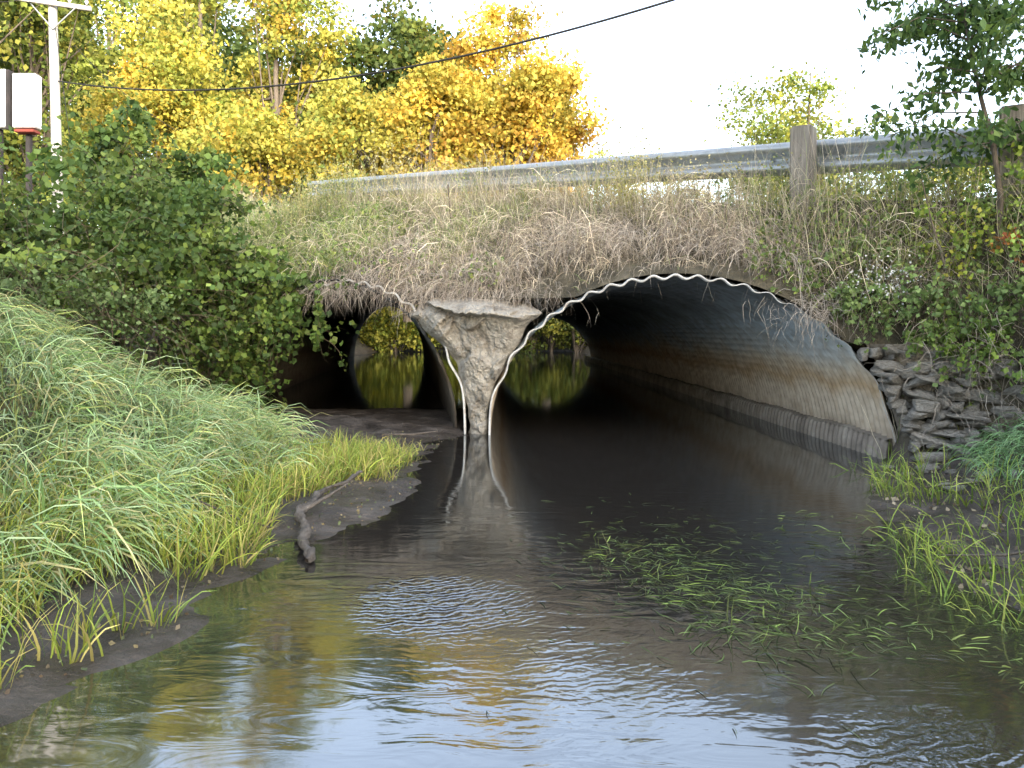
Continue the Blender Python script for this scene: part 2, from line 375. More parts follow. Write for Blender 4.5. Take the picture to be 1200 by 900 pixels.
PZ = np.where(zz[:, None] > 1.45, 1.45+(PZ-1.45)*.72, PZ)+(.05*fbm(PX,PX*0,2.2)+.015*fbm(PX,PX*0,9))*sstep((PZ-1.2)/.4)
PX = PX+.02*fbm(PZ,PX,3)*edge
obj("concrete_pier", mesh_np("concrete_pier", np.stack([PX,PY,PZ],-1), grid_faces(nz, nx), M_pier, smooth=True),
    label="craggy weathered concrete pier tapering down between two culverts", cat="pier")

# ------------------------------------------------------------------ stones
def ico(sub=3):
    bm = bmesh.new(); bmesh.ops.create_icosphere(bm, subdivisions=sub, radius=1)
    v = np.array([q.co[:] for q in bm.verts]); f = np.array([[q.index for q in p.verts] for p in bm.faces]); bm.free(); return v, f
IV, IF = ico(4)
def rock_mesh(i, mat=M_rock, seed=0):
    r = np.random.default_rng(100+i+seed)
    v = np.sign(IV)*np.abs(IV)**.42
    for _ in range(11):
        n = unit(r.normal(size=3)*np.array([1,1,.45])); d = r.uniform(.68, 1.05)
        ov = np.maximum(v@n-d, 0); v = v-ov[:, None]*n
    v = v+.05*np.sin(v[:, [1,2,0]]*r.uniform(3,6)+r.uniform(0,6,3))+.03*np.sin(v[:, [2,0,1]]*17+r.uniform(0,6,3))+.015*np.sin(v[:, [1,0,2]]*37)
    return mesh_np("stone", v, IF, mat)
RM = [rock_mesh(i) for i in range(14)]
z = .03
while z < 1.12:
    hh = R.uniform(.020, .048)
    x = (1.8+2.08*math.sqrt(max(0, 1-(min(z,1.9)/1.92)**2))) - .04
    while x < 5.1:
        wd = R.choice([R.uniform(.04,.08), R.uniform(.08,.2)])
        if R.random() > .06+.40*max(0,z-.55):
            o = obj("stone", RM[R.integers(14)], label="flat pale grey stone in rough retaining wall beside culvert", cat="stone", group="stones stacked beside the culvert mouth")
            yb = float(mouthY(np.array(x+wd)))-.12-.24*(1.2-z)+R.normal()*.04
            o.location = (x+wd, yb, z+R.normal()*.012)
            o.scale = (wd*1.10, R.uniform(.11,.2), hh*R.uniform(1.0,1.4)); o.rotation_euler = (R.normal()*.13, R.normal()*.12+.08, R.normal()*.3-.45)
        x += 2*wd*.88
    z += hh*1.62
for _ in range(26):
    x = R.uniform(3.3, 4.8); y = R.uniform(5.6, 7.3); zz_ = float(G_front(np.array(x), np.array(y)))
    if x < XR(y)-.1: continue
    o = obj("stone", RM[R.integers(14)], label="small grey stone lying on muddy bank", cat="stone", group="stones stacked beside the culvert mouth")
    s_ = R.uniform(.03,.09); o.location = (x, y, zz_+s_*.15); o.scale = (s_*1.4, s_, s_*.45); o.rotation_euler = (0,0,R.uniform(0,6))

# ------------------------------------------------------------------ tubes
def tube(polys, sides=7):
    V, F = [], []; base = 0
    for pts, rad in polys:
        pts = np.asarray(pts, float); n = len(pts); rad = np.broadcast_to(rad, (n,))
        d = unit(np.gradient(pts, axis=0)); ref = np.array([.3,.9,.1]) if abs(d[0][2]) > .5 else np.array([0,0,1.])
        a = unit(np.cross(d, ref)); b = np.cross(d, a)
        th = np.linspace(0, 2*math.pi, sides, endpoint=False)
        ring = pts[:, None]+rad[:, None, None]*(np.cos(th)[None, :, None]*a[:, None]+np.sin(th)[None, :, None]*b[:, None])
        V.append(ring.reshape(-1, 3))
        for i in range(n-1):
            for j in range(sides):
                F.append([base+i*sides+j, base+i*sides+(j+1) % sides, base+(i+1)*sides+(j+1) % sides, base+(i+1)*sides+j])
        base += n*sides
    return np.concatenate(V), np.array(F)

# ------------------------------------------------------------------ strands & leaves
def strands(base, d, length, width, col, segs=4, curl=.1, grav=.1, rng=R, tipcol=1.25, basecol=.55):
    n = len(base); p = base.copy(); d = unit(d.copy()); P = [p.copy()]
    rv = unit(rng.normal(size=(n,3)))
    for k in range(segs):
        d = unit(d+rng.normal(size=(n,3))*curl+np.array([0,0,-1])*grav*(k+.5))
        p = p+d*(length/segs)[:, None]; P.append(p.copy())
    side = unit(np.cross(d*np.array([1,1,.3]), rv)+1e-4)
    P = np.stack(P, 1)
    t = np.linspace(0, 1, segs+1)
    w = width[:, None]*np.maximum((1-t**2.2), .08)[None, :]
    v = np.stack([P-side[:, None]*w[..., None]*.5, P+side[:, None]*w[..., None]*.5], 2)
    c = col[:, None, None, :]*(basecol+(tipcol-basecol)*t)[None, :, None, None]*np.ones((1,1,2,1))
    b0 = (np.arange(n)*(segs+1)*2)[:, None]+(np.arange(segs)*2)[None, :]
    f = np.stack([b0, b0+1, b0+3, b0+2], -1).reshape(-1, 4)
    return v.reshape(-1,3), f, c.reshape(-1,3)

def leaves(c, size, col, rng=R, up=0.0, aspect=.36):
    n = len(c)
    a = unit(rng.normal(size=(n,3))-np.array([0,0,1])*up); r = unit(rng.normal(size=(n,3)))
    b = unit(np.cross(a, r)); nn = np.cross(a, b); s = size[:, None]
    v = np.stack([c-a*s*.5, c+b*s*aspect-a*s*.08+nn*s*.1, c+a*s*.5, c-b*s*aspect-a*s*.08+nn*s*.1], 1)
    f = np.arange(n*4).reshape(n, 4)
    return v.reshape(-1,3), f, np.repeat(col, 4, 0)

def merge(parts):
    V, F, C = [], [], []; b = 0
    for v, f, c in parts:
        V.append(v); F.append(f+b); C.append(c); b += len(v)
    return np.concatenate(V), np.concatenate(F), np.concatenate(C)

def pick(pal, n, rng=R, jit=.18):
    pal = np.array(pal, float); c = pal[rng.integers(len(pal), size=n)]
    return c*np.exp(rng.normal(size=(n,1))*jit)

# ------------------------------------------------------------------ trees
def tree(x, y, z0, H, rad, zc0, pal, nleaf, lsize, label, name="autumn_tree", cat="tree", lobes=7, seed=1, clump_sd=.12, group=None, nclump=90):
    rng = np.random.default_rng(seed)
    zb = z0+zc0; cz = (z0+H+zb)/2; rz = (z0+H-zb)/2
    root = bpy.data.objects.new(name, None); root.empty_display_size = .5; link(root)
    root.location = (x, y, z0); root["label"] = label; root["category"] = cat
    if group: root["group"] = group
    cen = []
    LC = unit(rng.normal(size=(lobes,3)))*rng.uniform(.35,.8,size=(lobes,1))*np.array([rad,rad,rz])
    LC[0] = [0,0,rz*.55]
    LR = rng.uniform(.28,.5,size=lobes)
    for i in range(nclump):
        k = rng.integers(lobes); d = unit(rng.normal(size=3))*rng.uniform(.45,1.0)
        cen.append(LC[k]+d*LR[k]*np.array([rad,rad,rz*.8]))
    cen = np.array(cen); cc = pick(pal, nclump, rng, .3)
    k = rng.integers(nclump, size=nleaf)
    sd = rad*clump_sd*rng.uniform(.5,1.5,size=nclump)
    pts = cen[k]+rng.normal(size=(nleaf,3))*sd[k][:, None]*np.array([1,1,.7])
    col = cc[k]*.7+pick(pal, nleaf, rng, .2)*.3
    v, f, c = leaves(pts+np.array([0,0,cz-z0]), lsize*rng.uniform(.6,1.3,nleaf), col, rng)
    obj("crown", mesh_np("crown", v, f, M_crown, c), parent=root)
    polys = []
    r0 = H*.012+.03
    tp = np.array([[0,0,-.3],[rng.normal()*.1,rng.normal()*.1,zc0*.5],[rng.normal()*.3,rng.normal()*.3,zc0],[rng.normal()*.5,rng.normal()*.5,H*.62],[rng.normal()*.5,0,H*.88]])
    polys.append((tp, np.array([r0*1.25,r0,r0*.85,r0*.5,r0*.12])))
    for i in rng.choice(nclump, min(nclump, 40), replace=False):
        e = cen[i]+np.array([0,0,cz-z0])
        st = tp[2]+(tp[3]-tp[2])*rng.random()*.9
        mid = st*.5+e*.5+rng.normal(size=3)*rad*.06
        polys.append((np.array([st, mid, e]), np.array([r0*.3, r0*.17, r0*.05])))
    tv, tf = tube(polys, 6)
    obj("trunk", mesh_np("trunk", tv, tf, M_bark, smooth=True), parent=root)
    return root

YEL = [(.56,.44,.07),(.50,.43,.08),(.42,.40,.08),(.56,.38,.06)]
ORG = [(.58,.33,.05),(.57,.39,.06),(.60,.43,.07),(.45,.25,.05)]
YG = [(.34,.35,.06),(.26,.31,.06),(.44,.41,.08),(.15,.21,.04)]
GRN = [(.05,.085,.02),(.07,.11,.03),(.10,.14,.03),(.17,.20,.04)]
T = [
 (588,34,14.6,3.4,4.0,ORG+YEL+YEL,"tall orange and gold autumn maple beyond the road",24000,.22),
 (640,36,12.2,2.4,3,YEL+ORG,"smaller orange yellow autumn tree beyond the road",15000,.21),
 (515,33,12.0,2.9,2.0,YEL,"bright yellow autumn tree beyond the guardrail",20000,.21),
 (425,35,11.2,3.4,1.5,YEL+YG,"golden yellow broad tree beyond the guardrail",20000,.22),
 (478,45,18.6,4.6,4,GRN+GRN+[(.3,.2,.04)],"tall dark green tree with rusty top",18000,.34),
 (375,49,19.5,4.4,4,GRN+GRN+YG,"tall green tree turning yellow behind others",16000,.36),
 (325,43,21,3.9,3,YG+YEL+GRN,"tall yellow green tree beyond the road",18000,.27),
 (235,47,26,5.6,3,YG+YEL,"large yellow green tree with high crown",22000,.30),
 (300,36,10.6,3.4,1,YEL+YG,"low yellow leafy tree beyond road shoulder",16000,.23),
 (140,52,28,6.0,4,YG+GRN,"large green and yellow tree beyond utility pole",18000,.33),
 (45,31,17,4.2,3,YG+GRN,"green tree turning yellow behind utility pole",18000,.23),
 (-60,27,17,4.6,2,GRN+YG,"green tree turning yellow on the bank",9000,.25),
 (200,45,15,4.8,1,YEL+YG,"low bright yellow tree beyond the road",16000,.27),
 (560,40,12.5,4.0,1,YG+YEL,"yellow green tree behind the bright ones",15000,.28),
 (250,62,27,8,3,GRN,"broad dark green tree behind the yellow ones",14000,.52),
 (80,62,30,8,3,GRN+YG,"broad green tree behind the utility pole",14000,.52),
 (430,62,18.5,7,2,GRN,"broad dark green tree behind the yellow ones",13000,.5),
 (560,62,17,5,2,GRN+YG,"broad dark green tree behind the orange maple",10000,.46),
 (705,48,10.8,3.4,1,YG+YEL,"low yellow green tree beyond guardrail",10000,.23),
 (940,30,10.5,3.1,.5,YG,"slender yellow green tree beyond guardrail",10000,.17),
 (1010,34,9,3,1,YG+GRN,"low yellow green tree beyond guardrail",6500,.19),
 (880,38,9.4,2.2,1,YG,"small green tree beyond guardrail",6000,.18),
 (800,44,8.6,2.8,.5,YG+YEL,"low yellow green tree beyond guardrail",6000,.2),
 (1120,30,7.6,3,1,GRN+YG,"low green tree beyond guardrail",6500,.18),
]
for i, (px, yy_, H, rad, zb, pal, lab, nl, ls) in enumerate(T):
    tree((px-600)*yy_/900, yy_, 2.2, H, rad, zb, pal, nl, ls, lab, seed=20+i, nclump=90 if px > 750 else 130, clump_sd=.13, lobes=11)
FB = [tuple(q*.62 for q in c) for c in YG]+GRN
FY = YG+[(.5,.44,.05)]
for i,(x,y,r) in enumerate([(-.8,50.5,2.4),(1.2,50.0,1.8),(2.9,50,1.9),(4.4,49.3,1.9),(6.3,50,2.3),(-3.5,51,2.4),(-5.5,49.6,1.8),(-7.2,49.5,1.9),(-9.0,50,2.0),(-10.5,51,2.4),(-12.8,50,2.4),(2.2,54,3),(-7,54,3),(5.5,54,3)]):
    tree(x, y, -.35, 6.5 if y < 53 else 9, r, -.3, FB if x > -2 else FY, 5500, .24, "leafy green shrub on far stream bank", name="shrub", cat="shrub", seed=60+i, nclump=130, clump_sd=.2, lobes=16)
SUN_AZ = np.array([.42,-.91]); SUN_EL = math.radians(17)
perp = np.array([.91,.42])
for i in range(11):  # unseen tree row added towards the sun, keeps the foreground in shade
    k = (i-5)*5.6; dd = 22 if i % 2 else 26
    p = SUN_AZ*dd+perp*k
    tree(p[0], p[1], 2.3, 14.5+(i%3), 4.6, .5, GRN+YG, 4000, .58, "tall green unseen tree added behind the camera to shade the foreground", seed=90+i, nclump=110, clump_sd=.17, lobes=9, group="unseen trees added behind the camera for shade")

# ------------------------------------------------------------------ leafy bushes (grape vines)
VINE = [(.07,.125,.03),(.09,.155,.04),(.12,.19,.045),(.16,.23,.045),(.05,.09,.025),(.2,.26,.06)]
def bush(x, y, z, r, n, ls, pal, label, name="grapevine_bush", cat="bush", seed=0, group=None, k=26):
    rng = np.random.default_rng(500+seed)
    r = np.array(r, float)
    cen = unit(rng.normal(size=(k,3)))*rng.uniform(.3,1.25,size=(k,1))
    j = rng.integers(k, size=n)
    d = unit(rng.normal(size=(n,3)))*rng.uniform(.3,1.15,size=(n,1))*rng.uniform(.18,.42,size=k)[j][:, None]
    p = (cen[j]+d)*r
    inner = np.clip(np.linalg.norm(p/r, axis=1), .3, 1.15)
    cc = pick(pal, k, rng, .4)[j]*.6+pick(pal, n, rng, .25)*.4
    cc = cc*(.5+.55*inner)[:, None]  # shade inside the bush painted into leaf colour, darker towards the centre
    v, f, c = leaves(p, ls*rng.uniform(.4,1.4,n), cc, rng, up=.4, aspect=.42)
    nb = 80 if r.min() > .15 else 8
    b = np.repeat([[0,0,-r[2]*.5]], nb, 0)+rng.normal(size=(nb,3))*r*.3
    sv, sf, sc = strands(b, rng.normal(size=(nb,3))+np.array([0,0,.8]), np.full(nb, r.max()*1.55), np.full(nb,.010), pick([(.14,.11,.07)], nb, rng), segs=7, curl=.28, grav=.10)
    V = sv.reshape(nb,8,2,3)[:,:,0]; m = nb*8; q = V[rng.integers(nb,size=m), rng.integers(3,8,size=m)]+rng.normal(size=(m,3))*ls*.4
    l2 = leaves(q, ls*rng.uniform(.5,1.2,m), pick(pal,m,rng,.25), rng, up=.5, aspect=.42)
    v, f, c = merge([(v,f,c),(sv,sf,sc),l2])
    return obj(name, mesh_np(name, v, f, M_leaf, c), label=label, cat=cat, group=group, loc=(x,y,z))
B = [(-5.6,10.2,2.45,(1.4,1.0,.95)),(-6.1,9.3,2.5,(1.1,1.0,.75)),(-5.5,11.2,3.3,(.95,.8,.75)),(-7.6,10.5,2.95,(1.4,1.2,.9)),
     (-4.6,11.3,2.3,(.95,.8,.62)),(-4.05,11.5,2.05,(.75,.7,.42)),(-3.55,11.2,1.9,(.4,.4,.22)),(-2.95,11.0,2.0,(.45,.4,.13)),
     (-6.7,9.4,2.2,(1.0,.8,.6)),(-5.0,10.7,1.75,(.7,.5,.45)),(-4.45,11.2,1.25,(.3,.35,.5)),(-5.3,12.4,3.3,(1.0,.9,.55)),(-3.42,10.95,1.55,(.16,.2,.38)),
     (-6.3,12.4,4.1,(.6,.5,.8)),(-5.5,13.2,3.9,(.7,.6,.45)),(-2.72,10.8,1.42,(.08,.10,.42)),(-3.08,10.9,1.6,(.1,.12,.3)),(-4.0,11.45,.95,(.22,.25,.5))]
for i,(x,y,z,r) in enumerate(B):
    vol = r[0]*r[2]
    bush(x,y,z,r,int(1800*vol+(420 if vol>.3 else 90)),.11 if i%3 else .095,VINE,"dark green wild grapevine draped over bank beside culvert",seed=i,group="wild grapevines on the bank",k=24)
for i,(x,y,z,r) in enumerate([(-5.5,8.3,1.85,(.9,.7,.3)),(-4.9,9.4,1.55,(.7,.5,.28)),(-6.2,7.9,2.1,(.7,.6,.35))]):
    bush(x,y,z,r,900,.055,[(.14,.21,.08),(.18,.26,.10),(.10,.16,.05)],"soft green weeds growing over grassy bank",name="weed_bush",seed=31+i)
RB = [(4.6,7.75,2.25,(.55,.4,.35),[(.18,.28,.05),(.28,.36,.06),(.4,.4,.06)]),(5.1,7.3,2.0,(.5,.4,.5),[(.14,.22,.06),(.2,.28,.06)]),
      (4.15,7.6,1.65,(.45,.3,.26),[(.16,.25,.08),(.2,.29,.10)]),(4.7,7.1,1.45,(.45,.3,.25),[(.12,.19,.06),(.16,.23,.07)]),
      (3.65,7.9,1.65,(.3,.25,.2),[(.17,.25,.08),(.22,.3,.1)]),(3.9,8.25,2.15,(.4,.3,.25),[(.18,.26,.09),(.24,.3,.1)]),(5.0,7.6,2.6,(.4,.4,.4),[(.18,.28,.05),(.3,.38,.06)]),(4.4,7.25,1.2,(.3,.2,.16),[(.14,.22,.05),(.22,.32,.06)]),(4.05,7.45,1.25,(.28,.15,.14),[(.16,.24,.06),(.22,.32,.08)]),(4.75,6.85,1.0,(.25,.15,.18),[(.16,.24,.06),(.2,.3,.08)])]
for i,(x,y,z,r,pal) in enumerate(RB):
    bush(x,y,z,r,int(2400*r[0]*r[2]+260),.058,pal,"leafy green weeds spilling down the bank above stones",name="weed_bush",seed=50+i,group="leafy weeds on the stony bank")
bush(4.75,7.3,2.2,(.16,.15,.10),30,.06,[(.5,.14,.05),(.5,.22,.06)],"small clump of reddish orange leaves on the bank",name="red_leaf_shrub",seed=77,k=8)

# ------------------------------------------------------------------ grasses
def grass(name, x, y, h, wd, pal, label, lean, curl=.08, grav=.12, segs=4, zoff=-.02, jit=.2, colmod=None):
    n = len(x); z = surf(x, y)+zoff
    lx = np.broadcast_to(lean[0], (n,)); ly = np.broadcast_to(lean[1], (n,))
    d = np.stack([lx+R.normal(size=n)*.28, ly+R.normal(size=n)*.28, np.ones(n)], -1)
    c = pick(pal, n, R, jit)
    if colmod is not None: c = c*colmod[:, None]
    v, f, cc = strands(np.stack([x,y,z],-1), d, h, np.full(n, wd)*R.uniform(.7,1.3,n), c, segs, curl, grav)
    return obj(name, mesh_np(name, v, f, M_grass, cc), kind="stuff", label=label, cat="grass")

def logx(y): return np.interp(y, [4.2,4.5,4.8,5.15,5.5,5.85,6.3], [-1.12,-1.20,-1.31,-1.41,-1.40,-1.30,-1.18])
def logmask(x, y): return (y > 3.9) & (y < 6.4) & (x > logx(y)-.2)

n = 54000
x = R.uniform(-9,-1.2,n); y = R.uniform(1.6,12.5,n); dB = XB(y)-x
tus = fbm(x+5, y, 3.2)
k = (dB > .0) & (dB < 6) & (y < mouthY(x)+.2) & (x > -.75*y-1.2) & (R.random(n) < np.clip(.7+dB+.7*tus, .08, 1)); x, y, dB, tus = x[k], y[k], dB[k], tus[k]
nn = fbm(x, y, 1.1)
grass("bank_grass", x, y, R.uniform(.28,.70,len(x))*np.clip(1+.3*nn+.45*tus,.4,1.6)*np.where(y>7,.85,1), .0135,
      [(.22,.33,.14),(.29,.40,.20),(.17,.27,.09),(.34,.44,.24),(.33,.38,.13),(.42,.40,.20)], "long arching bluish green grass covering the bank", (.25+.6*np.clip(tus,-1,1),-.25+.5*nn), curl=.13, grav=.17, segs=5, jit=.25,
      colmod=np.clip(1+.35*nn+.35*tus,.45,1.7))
n = 17000
x = R.uniform(-3.4,-.7,n); y = R.uniform(2.0,8.0,n); dB = XB(y)-x; dl = XL(y)-x
nn = fbm(x, y, 2.5)
k = (dB < .8) & (dl > .0) & (nn+.8*np.clip((dl-.32)*1.6,-1,1) > .0) & ~logmask(x,y); x, y, nn = x[k], y[k], nn[k]
grass("sedge", x, y, R.uniform(.14,.38,len(x))*np.clip(1+.3*nn,.6,1.4)*np.where(y>6.8,.7,1), .0105, [(.36,.42,.07),(.29,.38,.07),(.44,.44,.11),(.22,.33,.07),(.46,.40,.14)],
      "bright yellow green sedges along the muddy shore", (.1,-.05), curl=.09, grav=.11)
n = 2600
x = R.normal(-1.6,.38,n); y = R.normal(7.2,.7,n); nn = fbm(x,y,3)
k = (XL(y)-x > .04) & (nn > -.3) & (y < 8.6) & ~logmask(x,y); x, y = x[k], y[k]
grass("sedge", x, y, R.uniform(.08,.22,len(x)), .009, [(.40,.42,.10),(.46,.44,.14),(.3,.36,.08),(.4,.32,.15)],
      "yellowing sedges on mud shelf near culvert", (.1,0), curl=.09, grav=.1)
n = 3600
x = R.uniform(2.1,4.6,n); y = R.uniform(2.8,7.3,n); dr = x-XR(y); nn = fbm(x+9, y, 2.2)
k = (dr > -.25) & (dr < .8) & (nn > .1); x, y = x[k], y[k]
grass("sedge", x, y, R.uniform(.13,.34,len(x)), .010, [(.32,.42,.08),(.38,.44,.1),(.22,.34,.07)], "green sedges along muddy shore beside stones", (-.15,-.1), curl=.1, grav=.13)
n = 12000
x = R.uniform(2.8,7,n); y = R.uniform(2.8,7.2,n); dr = x-XR(y)
k = (dr > .85) & (y < mouthY(x)-.7) & (x < .72*y+.8); x, y = x[k], y[k]
grass("bank_grass", x, y, R.uniform(.18,.42,len(x)), .009, [(.2,.36,.16),(.26,.42,.2),(.15,.27,.09)], "long green grass overhanging the muddy bank", (-.5,-.25), curl=.1, grav=.2, segs=5)
# embankment vegetation
n = 76000
x = R.uniform(-10,6.2,n); w = R.uniform(0.02,1.12,n)
my_ = mouthY(x); cy_ = crestY(x); y = my_+(cy_-my_)*w
nn = fbm(x, y, 1.0); nb = fbm(x+20, y, 2.6)
k = (R.random(n) < np.clip((cy_-my_)/5.5, .16, 1)*np.clip(.7+.9*nb,.06,1)); x, y, w, nn, nb = x[k], y[k], w[k], nn[k], nb[k]
dry = 1.1*np.exp(-((x-.7-.4*w)/2.5)**2)+.55*nn
isdry = (R.random(len(x)) < np.clip(dry*1.2, .18, .94))
DRY = [(.56,.48,.35),(.64,.56,.40),(.42,.35,.26),(.70,.62,.46),(.50,.42,.33),(.32,.26,.21)]
GR2 = [(.20,.27,.09),(.26,.33,.11),(.34,.36,.13),(.15,.21,.07),(.4,.38,.17)]
cmod = np.clip(1+.6*nb,.4,1.7)
liplean = np.where((x > .1) & (x < 3.0), -.6*sstep((w-.05)*5)+.25*(w<.15), -.65)
a_ = isdry
lh = np.where((x > .0) & (w < .12), .45, 1)
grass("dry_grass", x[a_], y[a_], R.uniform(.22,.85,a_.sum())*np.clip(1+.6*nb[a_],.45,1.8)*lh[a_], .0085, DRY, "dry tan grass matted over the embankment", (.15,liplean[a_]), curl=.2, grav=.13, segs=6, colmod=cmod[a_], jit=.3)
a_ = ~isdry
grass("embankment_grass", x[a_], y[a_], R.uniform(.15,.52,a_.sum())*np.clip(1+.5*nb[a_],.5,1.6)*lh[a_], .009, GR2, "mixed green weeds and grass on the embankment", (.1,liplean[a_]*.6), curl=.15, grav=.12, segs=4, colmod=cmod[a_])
n = 9500
x = R.uniform(-7,5.6,n); y = crestY(x)-R.uniform(-.2,.9,n); nb = fbm(x+4, y, 2.0)
k = nb > -.3; x, y, nb = x[k], y[k], nb[k]
grass("crest_grass", x, y, R.uniform(.3,.9,len(x))*np.clip(1+.6*nb,.5,1.7), .0065, DRY+DRY+GR2[:3], "taller mixed stems along the embankment crest", (0,0), curl=.1, grav=.05, segs=5)
n = 16000
x = R.uniform(-9,5.5,n); w = R.uniform(0,1.05,n); y = mouthY(x)+(crestY(x)-mouthY(x))*w; nn = fbm(x+3, y, 1.4)
gmask = (np.exp(-((x-.6-.7*w)/2.0)**2) < .40) | (nn > .75)
k = gmask & (nn > -.1); x, y = x[k], y[k]; z = surf(x,y)+R.uniform(.02,.34,len(x))
v,f,c = leaves(np.stack([x,y,z],-1), R.uniform(.03,.085,len(x)), pick([(.17,.25,.07),(.22,.3,.09),(.3,.36,.09),(.12,.19,.05)], len(x)))
obj("weeds", mesh_np("weeds", v, f, M_leaf, c), kind="stuff", label="low leafy green weeds among the embankment grass", cat="weeds")
def brush(n, x, w, lab, L0=.3, L1=.95, dn=-.6, zup=.7, wd=.006):
    y = mouthY(x)+(crestY(x)-mouthY(x))*w; z = surf(x, y+.01)
    d = np.stack([R.normal(size=n)*.7+.1, dn+R.normal(size=n)*.5, zup+R.normal(size=n)*.35], -1)
    v,f,c = strands(np.stack([x,y,z],-1), d, R.uniform(L0,L1,n), np.full(n,wd), pick([(.46,.40,.33),(.56,.49,.40),(.30,.25,.21),(.66,.58,.47)],n), segs=8, curl=.2, grav=.11, basecol=.8, tipcol=1.1)
    n2 = n; i2 = R.integers(n, size=n2); V7 = v.reshape(n,9,2,3)[:, :, 0, :]; kk = R.integers(2,7,size=n2)
    b2 = V7[i2, kk]; d2 = unit(V7[i2, kk+1]-b2)+R.normal(size=(n2,3))*.6
    s2 = strands(b2, d2, R.uniform(.1,.35,n2), np.full(n2,wd*.7), pick([(.46,.41,.35),(.54,.48,.41)],n2), segs=4, curl=.25, grav=.08, basecol=.9, tipcol=1.1)
    v,f,c = merge([(v,f,c), s2])
    obj("dead_brush", mesh_np("dead_brush", v, f, M_grass, c), kind="stuff", label=lab, cat="brush")
n = 2400
xx_ = np.where(R.random(n) < .7, R.uniform(-1.9,3.2,n), R.uniform(-3.2,4.3,n)); ww_ = np.abs(R.normal(size=n)*.28)
ww_ = np.where(xx_ > .1, ww_+.20, ww_+.02); ww_ = np.clip(ww_, 0, .95)
brush(n, xx_, ww_, "grey tangled dead brush above the concrete pier", .3, .95, -.35, .9, .0075)
n = 900
brush(n, R.normal(-1.0,.75,n), R.uniform(0,.1,n), "dry stems spilling over the pier", .2, .65, -1.0, .15, .006)
def hang(cx, cz, sx, sz, n, name, label, ydx=-.12):
    x = R.normal(cx, sx, n); y = mouthY(x)+ydx+R.normal(size=n)*.1; z = R.normal(cz, sz, n)
    d = np.stack([R.normal(size=n)*.7, R.normal(size=n)*.5-.3, R.normal(size=n)*.6-.3],-1)
    v,f,c = strands(np.stack([x,y,z],-1), d, R.uniform(.15,.5,n), np.full(n,.005), pick([(.38,.33,.28),(.5,.44,.37)],n), segs=6, curl=.3, grav=.14, basecol=.9, tipcol=1.1)
    obj(name, mesh_np(name, v, f, M_grass, c), kind="stuff", label=label, cat="twigs")
hang(3.15, 1.55, .2, .10, 220, "hanging_twigs", "bare grey twigs hanging over the culvert lip")
hang(-2.5, 1.93, .5, .08, 520, "hanging_twigs", "bare grey roots hanging over the smaller culvert")
hang(4.3, .95, .3, .25, 240, "hanging_twigs", "bare twigs draped over the stacked stones", -.5)
n = 230
x = R.normal(3.75,.16,n); y = 7.7+R.normal(size=n)*.2; z = 1.82+R.normal(size=n)*.12
v,f,c = leaves(np.stack([x,y,z],-1), np.full(n,.024), np.full((n,3),.75), aspect=.5)
obj("white_wildflowers", mesh_np("white_wildflowers", v, f, M_leaf, c), kind="stuff", label="tiny white asters among green weeds", cat="wildflowers")

def clump(x, y, h, n, pal, label, spread=.12, wd=.007, lean=(0,0), name="tall_weed"):
    bx = x+R.normal(size=n)*spread; by = y+R.normal(size=n)*spread; bz = surf(bx,by)
    d = np.stack([lean[0]+R.normal(size=n)*.14, lean[1]+R.normal(size=n)*.14, np.ones(n)],-1)
    b = np.stack([bx,by,bz],-1)
    p1 = strands(b, d, h*R.uniform(.5,1,n), np.full(n,wd), pick(pal,n), segs=6, curl=.05, grav=.03)
    V = p1[0].reshape(n,7,2,3)[:,:,0]; m = n*7; i = R.integers(n,size=m); q = V[i, R.integers(3,7,size=m)]
    p2 = leaves(q+R.normal(size=(m,3))*.02, R.uniform(.02,.05,m), pick(pal,m))
    v,f,c = merge([p1,p2])
    obj(name, mesh_np(name, v, f, M_grass, c), label=label, cat="weed", group="tall weeds along the guardrail")
TAN = [(.48,.42,.22),(.54,.47,.26),(.4,.38,.15)]
for px_, yy_, h, n, pal, lab in [(740,10.7,1.25,120,TAN+[(.3,.3,.08)],"tall tan grass plume beside guardrail"),(457,14.8,1.7,70,TAN,"tall brown weed stalk by guardrail end"),
    (1000,8.9,.6,60,[(.3,.36,.09),(.4,.42,.12)],"green weeds in front of guardrail post"),(860,10.1,.6,60,TAN,"tan weeds in front of guardrail"),(910,9.6,.75,80,TAN+GR2,"tan and green weeds beside guardrail post"),
    (560,13.4,.8,60,TAN+GR2,"mixed weeds in front of guardrail"),(640,12.2,.7,60,TAN+GR2,"mixed weeds in front of guardrail"),(330,16,1.0,80,GR2+TAN,"tall mixed weeds on embankment crest"),
    (395,15.6,1.25,170,GR2+TAN,"tall mixed weeds hiding the guardrail end"),(365,15.6,1.4,170,GR2+TAN,"tall mixed weeds hiding the guardrail end"),(270,15.5,1.1,80,GR2,"tall green weeds on embankment crest"),(425,15.4,.8,90,GR2+TAN,"tall mixed weeds on embankment crest"),(1060,8.3,.7,60,[(.3,.36,.09),(.4,.4,.14)],"green weeds by guardrail"),(1130,7.9,.7,60,GR2,"green weeds by guardrail"),(800,10.4,.65,70,TAN,"tan weeds in front of guardrail"),(690,11.4,.7,60,TAN,"tan weeds in front of guardrail")]:
    clump((px_-600)*yy_/900, yy_-.15, h, n, pal, lab, spread=.2)

